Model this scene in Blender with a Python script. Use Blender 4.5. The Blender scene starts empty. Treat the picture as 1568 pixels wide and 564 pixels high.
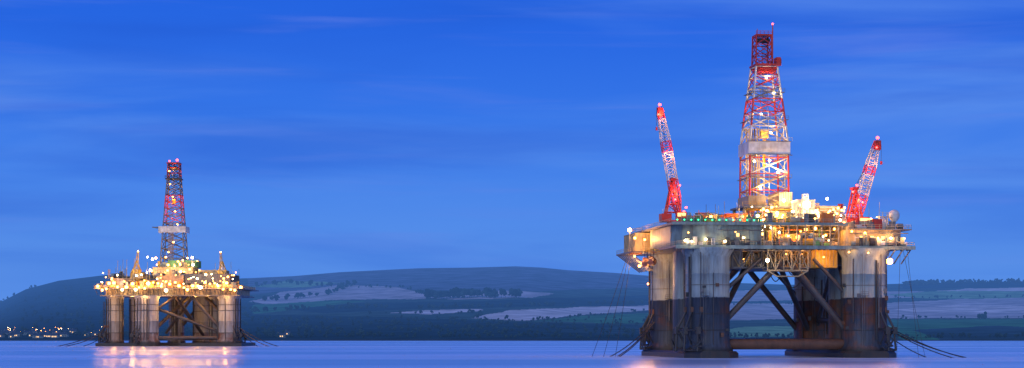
import bpy, math, random, bisect
import numpy as np
from mathutils import Vector, Matrix, noise
random.seed(7)
scene = bpy.context.scene
F = 2933.0; H = 7.4; YH = 511.7
# ------------------------------------------------------------------ materials
def new_mat(name):
    m = bpy.data.materials.new(name); m.use_nodes = True
    nt = m.node_tree; b = nt.nodes["Principled BSDF"]
    return m, nt, b
def paint(name, col, rough=0.5, dirt=0.45, dirtcol=(0.09, 0.05, 0.03), scale=0.35, metal=0.0, streak=True):
    m, nt, b = new_mat(name)
    N = nt.nodes; L = nt.links
    tc = N.new("ShaderNodeTexCoord"); mp = N.new("ShaderNodeMapping")
    mp.inputs["Scale"].default_value = (1, 1, 0.18 if streak else 1)
    L.new(tc.outputs["Object"], mp.inputs[0])
    n1 = N.new("ShaderNodeTexNoise"); n1.inputs["Scale"].default_value = scale * 2.2
    n1.inputs["Detail"].default_value = 8; n1.inputs["Roughness"].default_value = 0.7
    L.new(mp.outputs[0], n1.inputs["Vector"])
    r = N.new("ShaderNodeValToRGB"); r.color_ramp.elements[0].position = 0.47; r.color_ramp.elements[1].position = 0.68
    r.color_ramp.elements[0].color = (0, 0, 0, 1); r.color_ramp.elements[1].color = (dirt, dirt, dirt, 1)
    L.new(n1.outputs["Fac"], r.inputs[0])
    n2 = N.new("ShaderNodeTexNoise"); n2.inputs["Scale"].default_value = scale; n2.inputs["Detail"].default_value = 5
    L.new(tc.outputs["Object"], n2.inputs["Vector"])
    mr = N.new("ShaderNodeMapRange"); mr.inputs[1].default_value = 0.3; mr.inputs[2].default_value = 0.7
    mr.inputs[3].default_value = 0.62; mr.inputs[4].default_value = 1.12
    L.new(n2.outputs["Fac"], mr.inputs[0])
    sc = N.new("ShaderNodeVectorMath"); sc.operation = 'SCALE'; sc.inputs[0].default_value = col
    L.new(mr.outputs[0], sc.inputs["Scale"])
    mx = N.new("ShaderNodeMix"); mx.data_type = 'RGBA'
    L.new(r.outputs[0], mx.inputs[0]); L.new(sc.outputs[0], mx.inputs[6]); mx.inputs[7].default_value = (*dirtcol, 1)
    L.new(mx.outputs[2], b.inputs["Base Color"])
    b.inputs["Roughness"].default_value = rough; b.inputs["Metallic"].default_value = metal
    return m
def column_mat(name, upper, lower, zb, rustx=0.0):
    m, nt, b = new_mat(name); N = nt.nodes; L = nt.links
    tc = N.new("ShaderNodeTexCoord"); sp = N.new("ShaderNodeSeparateXYZ"); L.new(tc.outputs["Object"], sp.inputs[0])
    mp = N.new("ShaderNodeMapping"); mp.inputs["Scale"].default_value = (1, 1, 0.1); L.new(tc.outputs["Object"], mp.inputs[0])
    n1 = N.new("ShaderNodeTexNoise"); n1.inputs["Scale"].default_value = 0.9; n1.inputs["Detail"].default_value = 9; n1.inputs["Roughness"].default_value = 0.65
    L.new(mp.outputs[0], n1.inputs["Vector"])
    n2 = N.new("ShaderNodeTexNoise"); n2.inputs["Scale"].default_value = 0.16; n2.inputs["Detail"].default_value = 7; n2.inputs["Roughness"].default_value = 0.6
    L.new(tc.outputs["Object"], n2.inputs["Vector"])
    def math_(op, a, bb=None, clamp=False):
        x = N.new("ShaderNodeMath"); x.operation = op; x.use_clamp = clamp
        for i, v in enumerate((a, bb)):
            if v is None: continue
            if isinstance(v, (int, float)): x.inputs[i].default_value = v
            else: L.new(v, x.inputs[i])
        return x.outputs[0]
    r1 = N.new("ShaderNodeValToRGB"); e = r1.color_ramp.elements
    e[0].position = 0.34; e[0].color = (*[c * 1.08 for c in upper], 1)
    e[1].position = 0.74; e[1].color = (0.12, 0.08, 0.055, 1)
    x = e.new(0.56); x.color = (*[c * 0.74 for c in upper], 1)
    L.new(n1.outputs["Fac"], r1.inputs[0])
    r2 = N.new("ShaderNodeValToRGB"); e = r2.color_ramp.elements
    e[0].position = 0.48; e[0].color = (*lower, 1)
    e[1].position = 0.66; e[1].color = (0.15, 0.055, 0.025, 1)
    xr = math_('MULTIPLY', sp.outputs["X"], rustx)
    L.new(math_('ADD', n2.outputs["Fac"], xr), r2.inputs[0])
    r3 = N.new("ShaderNodeValToRGB"); e = r3.color_ramp.elements
    e[0].position = 0.35; e[0].color = (0.5, 0.5, 0.5, 1); e[1].position = 0.7; e[1].color = (1.35, 1.35, 1.35, 1)
    L.new(n1.outputs["Fac"], r3.inputs[0])
    mu = N.new("ShaderNodeMix"); mu.data_type = 'RGBA'; mu.blend_type = 'MULTIPLY'; mu.inputs[0].default_value = 1
    L.new(r2.outputs[0], mu.inputs[6]); L.new(r3.outputs[0], mu.inputs[7])
    nz = math_('MULTIPLY', math_('SUBTRACT', n1.outputs["Fac"], 0.5), 1.2)
    zz = math_('ADD', sp.outputs["Z"], nz)
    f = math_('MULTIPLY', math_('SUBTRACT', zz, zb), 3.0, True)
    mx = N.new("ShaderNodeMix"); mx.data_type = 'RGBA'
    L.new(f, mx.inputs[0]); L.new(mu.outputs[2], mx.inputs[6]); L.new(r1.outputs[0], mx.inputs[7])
    f2 = math_('MULTIPLY', math_('SUBTRACT', 3.6, zz), 0.8, True)
    mx2 = N.new("ShaderNodeMix"); mx2.data_type = 'RGBA'
    L.new(f2, mx2.inputs[0]); L.new(mx.outputs[2], mx2.inputs[6]); mx2.inputs[7].default_value = (0.012, 0.014, 0.013, 1)
    L.new(mx2.outputs[2], b.inputs["Base Color"])
    b.inputs["Roughness"].default_value = 0.55
    bp = N.new("ShaderNodeBump"); bp.inputs["Strength"].default_value = 0.3; bp.inputs["Distance"].default_value = 0.2
    L.new(n1.outputs["Fac"], bp.inputs["Height"]); L.new(bp.outputs[0], b.inputs["Normal"])
    return m
def glow(name, col, s):
    m, nt, b = new_mat(name)
    b.inputs["Base Color"].default_value = (*col, 1)
    b.inputs["Emission Color"].default_value = (*col, 1); b.inputs["Emission Strength"].default_value = s
    return m
M = {
 'col': column_mat('column_paint', (0.27, 0.35, 0.37), (0.035, 0.052, 0.08), 18.6, 0.0028),
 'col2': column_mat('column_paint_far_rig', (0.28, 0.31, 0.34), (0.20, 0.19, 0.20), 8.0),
 'pont': paint('pontoon_steel', (0.022, 0.025, 0.03), 0.5, 0.5, (0.07, 0.035, 0.02)),
 'brace': paint('brace_steel', (0.07, 0.07, 0.075), 0.5, 0.8, (0.10, 0.045, 0.025)),
 'rust': paint('rusty_tube', (0.13, 0.06, 0.035), 0.6, 0.6, (0.04, 0.025, 0.02)),
 'dark': paint('dark_steel', (0.035, 0.04, 0.045), 0.5, 0.4),
 'grey': paint('grey_green_paint', (0.23, 0.31, 0.28), 0.5, 0.6),
 'mid': paint('mid_grey_paint', (0.16, 0.17, 0.18), 0.5, 0.5),
 'white': paint('white_paint', (0.68, 0.68, 0.64), 0.5, 0.4, (0.3, 0.2, 0.12)),
 'cream': paint('cream_paint', (0.52, 0.42, 0.25), 0.5, 0.55, (0.22, 0.10, 0.05)),
 'green': paint('green_paint', (0.08, 0.30, 0.12), 0.5, 0.4),
 'yel': paint('yellow_paint', (0.70, 0.40, 0.03), 0.45, 0.4),
 'ora': paint('orange_paint', (0.72, 0.17, 0.02), 0.45, 0.35),
 'red': paint('red_paint', (0.56, 0.028, 0.018), 0.45, 0.25),
 'blue': paint('blue_paint', (0.04, 0.12, 0.42), 0.45, 0.3),
 'lw': glow('lamp_glass_white', (1.0, 0.70, 0.33), 30),
 'lo': glow('lamp_glass_sodium', (1.0, 0.37, 0.06), 18),
 'lr': glow('lamp_glass_red', (1.0, 0.05, 0.04), 12),
 'lg': glow('lamp_glass_green', (0.03, 1.0, 0.3), 4),
 'win': glow('lit_window', (1.0, 0.55, 0.18), 2.2),
}
MK = list(M.keys()); MI = {k: i for i, k in enumerate(MK)}
# ------------------------------------------------------------------ mesh builder
ICO = None
def ico():
    global ICO
    if ICO is None:
        t = (1 + 5 ** .5) / 2; s = (1 + t * t) ** .5
        v = [(-1,t,0),(1,t,0),(-1,-t,0),(1,-t,0),(0,-1,t),(0,1,t),(0,-1,-t),(0,1,-t),(t,0,-1),(t,0,1),(-t,0,-1),(-t,0,1)]
        v = [(a/s,b/s,c/s) for a,b,c in v]
        f = [(0,11,5),(0,5,1),(0,1,7),(0,7,10),(0,10,11),(1,5,9),(5,11,4),(11,10,2),(10,7,6),(7,1,8),(3,9,4),(3,4,2),(3,2,6),(3,6,8),(3,8,9),(4,9,5),(2,4,11),(6,2,10),(8,6,7),(9,8,1)]
        ICO = (v, f)
    return ICO
class MB:
    def __init__(s): s.v = []; s.f = []; s.m = []; s.sm = []
    def add(s, vs, fs, mat, smooth=False):
        o = len(s.v); s.v.extend(vs); mi = MI[mat]
        for f in fs: s.f.append(tuple(i + o for i in f)); s.m.append(mi); s.sm.append(smooth)
    def box(s, x0, x1, y0, y1, z0, z1, mat):
        vs = [(x0,y0,z0),(x1,y0,z0),(x1,y1,z0),(x0,y1,z0),(x0,y0,z1),(x1,y0,z1),(x1,y1,z1),(x0,y1,z1)]
        s.add(vs, [(0,3,2,1),(4,5,6,7),(0,1,5,4),(1,2,6,5),(2,3,7,6),(3,0,4,7)], mat)
    def tube(s, p0, p1, r, mat, n=6, r1=None, cap=True):
        p0 = Vector(p0); p1 = Vector(p1); d = p1 - p0
        if d.length < 1e-5: return
        r1 = r if r1 is None else r1
        d.normalize(); a = d.orthogonal().normalized() if abs(d.z) < .999 else Vector((1,0,0)); b = d.cross(a)
        vs = []
        for p, rr in ((p0, r), (p1, r1)):
            for i in range(n):
                t = 2*math.pi*i/n; q = p + (a*math.cos(t) + b*math.sin(t))*rr; vs.append(tuple(q))
        fs = [(i, (i+1)%n, n+(i+1)%n, n+i) for i in range(n)]
        s.add(vs, fs, mat, n > 6)
        if cap and n > 4: s.add(vs, [tuple(range(n))[::-1], tuple(range(n, 2*n))], mat)
    def lathe(s, cx, cy, prof, mat, n=32):
        vs = []; fs = []
        for r, z in prof:
            for i in range(n):
                t = 2*math.pi*i/n; vs.append((cx+r*math.cos(t), cy+r*math.sin(t), z))
        for k in range(len(prof)-1):
            for i in range(n):
                fs.append((k*n+i, k*n+(i+1)%n, (k+1)*n+(i+1)%n, (k+1)*n+i))
        s.add(vs, fs, mat, True)
        s.add(vs, [tuple(range(n))[::-1], tuple(range((len(prof)-1)*n, len(prof)*n))], mat)
    def lamp(s, x, y, z, r, mat):
        v, f = ico(); s.add([(x+a*r, y+b*r, z+c*r) for a, b, c in v], f, mat, True)
    def beam(s, p0, p1, w0, w1, n, rl, rb, matf):
        p0 = Vector(p0); p1 = Vector(p1); d = (p1-p0).normalized()
        a = Vector((1,0,0)) if abs(d.x) < .7 else Vector((0,1,0))
        a = (a - d*a.dot(d)).normalized(); b = d.cross(a)
        C = []
        for k in range(n+1):
            t = k/n; c = p0.lerp(p1, t); w = w0(t) if callable(w0) else w0+(w1-w0)*t
            C.append([c+(a*i+b*j)*w for i, j in ((-1,-1),(1,-1),(1,1),(-1,1))])
        for k in range(n):
            m = matf(k/n)
            for i in range(4):
                j = (i+1) % 4
                s.tube(C[k][i], C[k+1][i], rl, m, 5)
                s.tube(C[k+1][i], C[k+1][j], rb, m, 4)
                if k == 0: s.tube(C[k][i], C[k][j], rb, m, 4)
                if k % 2 == 0: s.tube(C[k][i], C[k+1][j], rb, m, 4)
                else: s.tube(C[k][j], C[k+1][i], rb, m, 4)
    def rail(s, pts, mat='mid', h=1.25, r=0.06, step=2.4):
        for a, b in zip(pts[:-1], pts[1:]):
            a = Vector(a); b = Vector(b); L = (b-a).length; n = max(1, int(L/step))
            for hh in (h, h*0.55): s.tube(a+Vector((0,0,hh)), b+Vector((0,0,hh)), r, mat, 4)
            for i in range(n+1):
                p = a.lerp(b, i/n); s.tube(p, p+Vector((0,0,h)), r, mat, 4)
    def ribbed(s, x0, x1, y0, y1, z0, z1, mat, step=1.1, win=0):
        s.box(x0, x1, y0, y1, z0, z1, mat)
        n = max(2, int((x1-x0)/step))
        for i in range(n+1):
            x = x0+(x1-x0)*i/n; s.box(x-.12, x+.12, y0-.16, y0, z0, z1, mat)
        n = max(2, int((y1-y0)/step))
        for i in range(n+1):
            y = y0+(y1-y0)*i/n
            s.box(x0-.16, x0, y-.12, y+.12, z0, z1, mat); s.box(x1, x1+.16, y-.12, y+.12, z0, z1, mat)
        s.box(x0-.25, x1+.25, y0-.25, y1+.25, z1, z1+.22, mat)
        if win:
            n = int((x1-x0)/2.2)
            lv = max(1, int((z1-z0)/2.8))
            for k in range(lv):
                for i in range(n):
                    if random.random() < win:
                        x = x0+1+i*2.2; z = z0+1.1+k*2.7
                        s.box(x, x+.9, y0-.22, y0-.16, z, z+.8, 'win')
                        s.box(x-.1, x+1.0, y0-.2, y0-.161, z-.1, z+.9, 'dark')
    def obj(s, name, parent=None):
        me = bpy.data.meshes.new(name); me.from_pydata(s.v, [], s.f)
        for k in MK: me.materials.append(M[k])
        me.polygons.foreach_set("material_index", s.m); me.polygons.foreach_set("use_smooth", s.sm)
        me.update()
        o = bpy.data.objects.new(name, me); scene.collection.objects.link(o)
        if parent: o.parent = parent
        return o
def clutter(mb, x0, x1, y0, y1, z, n, hmax, mats, smax=5):
    for i in range(n):
        w = random.uniform(1, smax); d = random.uniform(1, smax); h = random.uniform(.8, hmax)
        x = random.uniform(x0, max(x0+.1, x1-w)); y = random.uniform(y0, max(y0+.1, y1-d)); zz = z+random.uniform(.01, .05)
        m = random.choice(mats); k = random.random()
        if k < .36: mb.box(x, x+w, y, y+d, zz, zz+h, m); mb.box(x-.1, x+w+.1, y-.1, y+d+.1, zz+h, zz+h+.12, random.choice(mats))
        elif k < .54: mb.tube((x, y, zz+h*.4), (x+w, y, zz+h*.4), min(h*.4, 1.4), m, 12)
        elif k < .68: mb.tube((x, y, zz), (x, y, zz+h), min(w*.35, 1.3), m, 12)
        elif k < .88: mb.tube((x, y, zz), (x, y, zz+h*1.5), .12, m, 5); mb.tube((x, y, zz+h*1.2), (x+w, y, zz+h*1.2), .12, m, 5); mb.tube((x+w, y, zz), (x+w, y, zz+h*1.2), .12, m, 5)
        else: mb.beam((x, y, zz), (x, y, zz+h*1.4), .5, .5, 4, .09, .06, lambda t, m=m: m)
def stairs(mb, p0, p1, w, mat):
    p0 = Vector(p0); p1 = Vector(p1); wv = Vector((0, w, 0))
    for q in (Vector((0,0,0)), wv):
        mb.tube(p0+q, p1+q, .14, mat, 4); mb.tube(p0+q+Vector((0,0,1.1)), p1+q+Vector((0,0,1.1)), .06, mat, 4)
    n = int(abs(p1.z-p0.z)/.4)
    for i in range(n):
        p = p0.lerp(p1, (i+.5)/n); mb.box(p.x-.14, p.x+.14, p.y, p.y+w, p.z-.03, p.z+.03, mat)
def plight(parent, loc, power, col, r=0.5, name='lamp_and_fill_light'):
    l = bpy.data.lights.new(name, 'POINT'); l.energy = power*1.35; l.color = col; l.shadow_soft_size = r
    o = bpy.data.objects.new(name, l); o.location = loc; o.parent = parent; scene.collection.objects.link(o)
SOD = (1.0, 0.43, 0.10); WRM = (1.0, 0.66, 0.30)

def derrick(mb, cx, cy, z0, prof, mats, rl, rb):
    def hw(z):
        for (a, wa), (b, wb) in zip(prof[:-1], prof[1:]):
            if a <= z <= b: return wa+(wb-wa)*(z-a)/(b-a)
        return prof[-1][1]
    z = prof[0][0]; zt = prof[-1][0]
    while z < zt-.5:
        w = hw(z); z2 = min(zt, z+max(3.2, w*.82)); w2 = hw(z2-.001)
        m = mats(z); m2 = mats((z+z2)/2, True)
        c1 = [(cx+i*w, cy+j*w, z) for i, j in ((-1,-1),(1,-1),(1,1),(-1,1))]
        c2 = [(cx+i*w2, cy+j*w2, z2) for i, j in ((-1,-1),(1,-1),(1,1),(-1,1))]
        for i in range(4):
            j = (i+1) % 4
            mb.tube(c1[i], c2[i], rl, m, 6); mb.tube(c2[i], c2[j], rb*1.1, m, 5)
            mb.tube(c1[i], c2[j], rb, m2, 5); mb.tube(c1[j], c2[i], rb, m2, 5)
            mid1 = tuple((Vector(c1[i])+Vector(c1[j]))/2); mid2 = tuple((Vector(c2[i])+Vector(c2[j]))/2)
            if w > 4.5 and i in (0, 2): mb.tube(mid1, mid2, rb*.6, m2, 4)
        z = z2

def crane(mb, base, tip, boom_off, zp, mast_h, lean=0.0, s=1.0):
    x, y, z = base
    mb.tube((x, y, z-2), (x, y, zp), 2.0*s, 'red', 16)
    mb.box(x-4*s, x+4.4*s, y-2.6*s, y+2.6*s, zp, zp+.5, 'red')
    mb.box(x-4.2*s, x-1*s, y-2.4*s, y+2.2*s, zp+.5, zp+2.6*s, 'red')
    mb.box(x+.6*s, x+3.8*s, y-2.4*s, y-.4*s, zp+.5, zp+3.2*s, 'red')
    mb.box(x+.9*s, x+3.5*s, y-2.46*s, y-2.4*s, zp+1.7*s, zp+2.8*s, 'win')
    mb.rail([(x-4*s,y-2.6*s,zp+2.7*s),(x-1*s,y-2.6*s,zp+2.7*s)], 'white')
    ax = x+lean
    for sy in (-1.6*s, 1.6*s):
        mb.tube((x-3*s, y+sy, zp+.5), (ax, y+sy, zp+mast_h), .3, 'red', 6)
        mb.tube((x+2.4*s, y+sy, zp+.5), (ax, y+sy, zp+mast_h), .3, 'red', 6)
        for t in (.2, .4, .6, .8):
            a = Vector((x-3*s, y+sy, zp+.5)).lerp(Vector((ax, y+sy, zp+mast_h)), t); b = Vector((x+2.4*s, y+sy, zp+.5)).lerp(Vector((ax, y+sy, zp+mast_h)), t)
            mb.tube(a, b, .16, 'red', 5)
            a2 = Vector((x-3*s, y+sy, zp+.5)).lerp(Vector((ax, y+sy, zp+mast_h)), t+.2)
            mb.tube(a2, b, .13, 'red', 5)
    for t in (0.35, .7, 1):
        q = zp+.5+(mast_h-.5)*t
        mb.tube((ax, y-1.6*s, q), (ax, y+1.6*s, q), .2, 'red', 5)
    mb.box(ax-.9*s, ax+.9*s, y-1.9*s, y+1.9*s, zp+mast_h-.2, zp+mast_h+.5, 'red')
    b0 = Vector((x+boom_off, y-.5, zp+1.2)); tp = Vector(tip)
    def wf(t): return (0.4+1.0*min(1, t*6)*min(1, (1-t)*2.2+.35))*s
    mb.beam(b0, tp, wf, 0, 20, .17, .10, lambda t: 'white' if .22 < t < .86 and int(t*9) % 3 != 2 else 'red')
    mb.box(tp.x-.9*s, tp.x+.9*s, tp.y-.7, tp.y+.7, tp.z-2.6*s, tp.z+.3, 'red')
    for sy in (-.8, .8):
        mb.tube((ax, y+sy, zp+mast_h), (tp.x, tp.y+sy*.5, tp.z-1), .07, 'dark', 4)
    hx = tp.x+(1.2 if tp.x > x else -1.0)
    mb.tube((hx, tp.y, tp.z-1), (hx, tp.y, tp.z-6*s), .06, 'dark', 4)
    mb.box(hx-.3, hx+.3, tp.y-.3, tp.y+.3, tp.z-7.0*s, tp.z-6*s, 'red')
    mb.tube((tp.x, tp.y, tp.z), (tp.x, tp.y, tp.z+1.2), .1, 'red', 5)
    mb.lamp(tp.x, tp.y, tp.z+1.2, .5*s, 'lr')
    mb.lamp(tp.x-.6, tp.y-.9, tp.z-2.0, .33*s, 'lr')

def rig_empty(name, loc, rot):
    e = bpy.data.objects.new(name, None); e.empty_display_size = 10; e.location = loc; e.rotation_euler = (0, 0, rot)
    scene.collection.objects.link(e); return e

# ================================================================== NEAR RIG
R = rig_empty('semi_submersible_drilling_rig', (82.3, 627.5, 0), math.radians(7.2))
CX, CY = 24.5, 27.5
hull = MB()
for sx in (-1, 1):
    x = sx*CX+(0.9 if sx > 0 else -0.6)
    w = 8.6; y0, y1 = -38, 40
    vs = []
    for z in (-4, 1.4, 2.1):
        ww = w-(0.7 if z > 2 else 0)
        for px, py in ((-ww, y0+5), (-ww+4, y0), (ww-4, y0), (ww, y0+5), (ww, y1-5), (ww-4, y1), (-ww+4, y1), (-ww, y1-5)): vs.append((x+px, py, z))
    fs = [(k*8+i, k*8+(i+1)%8, (k+1)*8+(i+1)%8, (k+1)*8+i) for k in range(2) for i in range(8)]+[tuple(range(16, 24)), tuple(range(8))[::-1]]
    hull.add(vs, fs, 'pont')
    for yc in (-CY, CY):
        hull.lathe(x, yc, [(8.0,-4),(8.0,2.6),(7.3,3.8),(7.0,5),(6.95,18.55),(7.05,18.6),(7.05,18.85),(6.95,18.9),(6.95,26),(7.05,26.05),(7.05,26.25),(6.95,26.3),(6.95,31.2),(8.2,33.6),(8.2,34.2)], 'col', 44)
        for i in range(14):
            t = random.uniform(0, 2*math.pi); rr = 7.2
            px, py = x+rr*math.cos(t), yc+rr*math.sin(t)
            hull.tube((px, py, random.uniform(2.5, 12)), (px, py, random.uniform(20, 33)), random.choice((.12, .18, .28)), random.choice(('mid', 'dark', 'brace')), 6)
        for i in range(8):
            t = random.uniform(3.2, 6.2); zz = random.uniform(5, 30); px, py = x+7.15*math.cos(t), yc+7.15*math.sin(t)
            hull.box(px-.5, px+.5, py-.4, py+.4, zz, zz+random.uniform(.6, 1.6), random.choice(('mid', 'dark', 'rust')))
        for zz in (8.5, 13.5, 22.5):
            hull.lathe(x, yc, [(6.9, zz), (7.12, zz+.02), (7.12, zz+.22), (6.9, zz+.24)], 'dark' if zz < 18 else 'mid', 44)
        t = -1.9; lx, ly = x+7.3*math.cos(t), yc+7.3*math.sin(t)
        for q in (-.35, .35): hull.tube((lx+q, ly, 3), (lx+q, ly, 33), .07, 'mid', 4)
        hull.box(lx-1.2, lx+1.2, ly-1.4, ly, 19.2, 19.35, 'mid'); hull.rail([(lx-1.2, ly-1.35, 19.35), (lx+1.2, ly-1.35, 19.35)], 'mid')
    hull.lathe(x+sx*1, 2, [(3.6, -3), (3.6, 34.2)], 'col', 24)
def mooring_gear(hb, x, yc, sx, sy, r=7.0, s=1.0):
    for a in (-.75, -.25, .25, .75):
        base = math.atan2(sy, sx)+a*.9
        c, sn = math.cos(base), math.sin(base)
        top = (x+(r+.3)*c, yc+(r+.3)*sn, 15*s); out = (x+(r+3.4)*c, yc+(r+3.4)*sn, 9*s); lo = (x+(r+3.9)*c, yc+(r+3.9)*sn, 2.2)
        inn = (x+(r+.2)*c, yc+(r+.2)*sn, 3.5)
        hb.tube(top, out, .32, 'dark', 6); hb.tube(out, lo, .32, 'dark', 6); hb.tube(inn, out, .26, 'dark', 6); hb.tube(lo, inn, .3, 'dark', 6)
        hb.tube((x+r*c, yc+r*sn, 9*s), out, .24, 'dark', 5)
        hb.box(out[0]-.7, out[0]+.7, out[1]-.7, out[1]+.7, out[2]-1.6, out[2]+.6, 'dark')
        if abs(a) > .5:
            ax, ay = x+(r+4.0)*c, yc+(r+4.0)*sn
            hb.tube((ax, ay, 9*s), (ax, ay, 3.6), .28, 'dark', 6)
            for q in (-1, 1):
                hb.tube((ax, ay, 3.8), (ax-q*sn*2.0+c*.6, ay+q*c*2.0+sn*.6, 6.0), .45, 'dark', 5, .1)
            hb.tube((ax+sn*1.6, ay-c*1.6, 3.7), (ax-sn*1.6, ay+c*1.6, 3.7), .35, 'dark', 6)
        hb.tube((x+(r+.9)*c, yc+(r+.9)*sn, 9*s), (x+(r+.9)*c, yc+(r+.9)*sn, 34*s), .13, 'dark', 5)
        hb.box(x+(r+.4)*c-.5, x+(r+.4)*c+.5, yc+(r+.4)*sn-.5, yc+(r+.4)*sn+.5, 14.2*s, 15.8*s, 'rust')
    for k in (8.6*s, 2.4):
        pts = []
        for i in range(7):
            t = math.atan2(sy, sx)-.8+1.6*i/6
            pts.append((x+(r+3.4)*math.cos(t), yc+(r+3.4)*math.sin(t), k))
        for a, b in zip(pts[:-1], pts[1:]): hb.tube(a, b, .3, 'dark', 6)
for sx in (-1, 1):
    for sy in (-1, 1): mooring_gear(hull, sx*CX, sy*CY, sx, sy*.35)
hull.obj('hull_columns_and_pontoons', R)

br = MB()
for yc in (-CY, CY):
    br.tube((-CX, yc, 4.2), (CX, yc, 4.2), 1.65, 'rust', 20)
    br.tube((-CX+5, yc, 11.5), (-1.5, yc, 30), .95, 'brace', 14)
    br.tube((CX-5, yc, 8.5), (1.5, yc, 30), .95, 'brace', 14)
    br.tube((-CX+5, yc, 21), (-8, yc, 31), .6, 'brace', 12)
    br.tube((CX-5, yc, 20), (9, yc, 31), .6, 'brace', 12)
for sx in (-1, 1):
    for sy in (-1, 1):
        br.tube((sx*(CX-3), sy*(CY-5), 9), (sx*6, sy*4, 31), .9, 'brace', 14)
        br.tube((sx*CX, sy*(CY-5), 9), (sx*CX, sy*3, 31), .8, 'brace', 12)
    br.tube((sx*CX, -CY, 12), (sx*CX, CY, 12), .8, 'brace', 12)
    br.tube((sx*(CX-4), -CY+4, 5), (0, CY-2, 5), 1.0, 'brace', 12)
for (xa, xb, sag) in ((-2, 9, 9), (1, 6, 5), (-5, 1, 7)):
    pts = [Vector((xa+(xb-xa)*i/14, -23, 31-4*sag*(i/14)*(1-i/14))) for i in range(15)]
    for a, b in zip(pts[:-1], pts[1:]): br.tube(a, b, .16, 'dark', 5)
br.obj('underdeck_bracing', R)

dk = MB()
dk.box(-17, 17, -17, 24, 28.6, 33.9, 'dark')
dk.box(-17, -13, -24, -17.02, 28.5, 33.9, 'mid')
dk.box(7.6, 17.2, -26, -17.02, 28.3, 33.9, 'yel')
for i in range(9): dk.box(7.7+i*1.15, 7.85+i*1.15, -26.2, -26.0, 28.3, 33.9, 'cream')
dk.box(-24, -15, -21, 24, 29.5, 33.9, 'mid'); dk.box(15, 24, -21, 24, 29.5, 33.9, 'mid')
def truss(mb, x0, x1, y, z0, z1, n, r, m):
    mb.tube((x0, y, z0), (x1, y, z0), r, m); mb.tube((x0, y, z1), (x1, y, z1), r, m)
    for i in range(n+1):
        x = x0+(x1-x0)*i/n; mb.tube((x, y, z0), (x, y, z1), r*.8, m, 5)
        if i < n:
            x2 = x0+(x1-x0)*(i+1)/n
            mb.tube((x, y, z0 if i % 2 else z1), (x2, y, z1 if i % 2 else z0), r*.8, m, 5)
truss(dk, -17, 8, -27, 28.2, 33.6, 8, .3, 'mid')
truss(dk, -17, 8, -24, 28.2, 33.6, 8, .3, 'cream')
for i in range(9):
    x = -17+25*i/8; dk.tube((x, -27, 28.2), (x, -24, 28.2), .2, 'mid', 5)
for y in (-30, -25): truss(dk, -6.5, 6.5, y, 27.2, 33.6, 5, .26, 'cream')
for x in (-6.5, -3.9, -1.3, 1.3, 3.9, 6.5):
    dk.tube((x, -30, 27.2), (x, -25, 27.2), .2, 'cream', 5)
dk.tube((-6.5, -30, 27.2), (-3.5, -30, 25.4), .22, 'cream', 5); dk.tube((6.5, -30, 27.2), (3.5, -30, 25.4), .22, 'cream', 5); dk.tube((-3.5, -30, 25.4), (3.5, -30, 25.4), .22, 'cream', 5)
clutter(dk, -16, 7, -23, -18, 28.6, 24, 4, ['mid', 'cream', 'dark', 'grey'], 3)
dk.box(-36.5, 39.6, -34.5, 36, 34.2, 34.75, 'mid')
dk.box(-36.6, 39.7, -34.62, -34.5, 33.7, 34.85, 'grey')
for x in np.arange(-36, 39.5, 1.9): dk.box(x, x+.16, -34.4, -30, 33.55, 34.195, 'dark')
dk.box(-42.3, -36.52, 8, 36, 34.2, 34.7, 'mid')
for k in range(8): dk.tube((-34.4, 12+k*3.2, 28.5), (-42, 12+k*3.2, 34.2), .2, 'mid', 5)
for x in (-34, -31, -16, 33.5, 36, 38.5): dk.tube((x, -34.2, 34.1), (x*.96, -29, 29.5), .22, 'mid', 5)
dk.rail([(-36.4, -34.3, 34.75), (39.4, -34.3, 34.75), (39.4, 35.8, 34.75)], 'cream')
dk.rail([(-42.2, 36, 34.7), (-42.2, 8.2, 34.7), (-36.6, 8.2, 34.7), (-36.4, -34.3, 34.75)], 'cream')
vs = []; ring = [(-36.0, 8), (-36.0, -24), (-33.5, -30), (-28, -32.6), (-9, -32.6), (-9, 8)]
for z in (34.76, 41.3):
    for x, y in ring: vs.append((x, y, z))
n = len(ring); dk.add(vs, [(i, (i+1) % n, n+(i+1) % n, n+i) for i in range(n)]+[tuple(range(n, 2*n)), tuple(range(n))[::-1]], 'grey')
for x in np.arange(-27.5, -9, 1.6): dk.box(x, x+.16, -32.8, -32.6, 34.8, 41.25, 'grey')
for x in np.arange(-27, -10, 3.3):
    if random.random() < .7: dk.box(x, x+.9, -32.86, -32.81, 37.6, 38.6, 'win')
dk.box(-26, -24.8, -32.9, -32.81, 34.8, 36.9, 'dark'); dk.box(-14, -12.8, -32.9, -32.81, 34.8, 36.9, 'dark')
for zz in (36.2, 39.6): dk.tube((-28, -33.1, zz), (-9, -33.1, zz), .16, 'mid', 6)
clutter(dk, -34, -9, -34.2, -32.9, 34.8, 26, 2.6, ['mid', 'grey', 'white', 'dark'], 1.8)
dk.lathe(-CX-1, -CY+1.4, [(7.6, 34.76), (7.6, 41.25)], 'grey', 40)
dk.box(-37.5, 18, -34, 34, 41.3, 41.9, 'mid')
dk.box(-37.6, 18.1, -34.14, -34, 41.1, 42.0, 'grey')
dk.rail([(-37.3, 34, 41.9), (-37.3, -33.8, 41.9), (17.8, -33.8, 41.9)], 'cream')
dk.box(-9, 18, -20, 8, 34.77, 41.28, 'mid')
for x in np.arange(-8.5, 18.1, 2.65):
    dk.box(x-.18, x+.18, -33.4, -33.05, 34.76, 41.28, 'cream')
for x in np.arange(-8.5, 15.5, 5.3):
    dk.tube((x, -33.2, 34.9), (x+2.65, -33.2, 41.2), .12, 'cream', 5)
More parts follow.
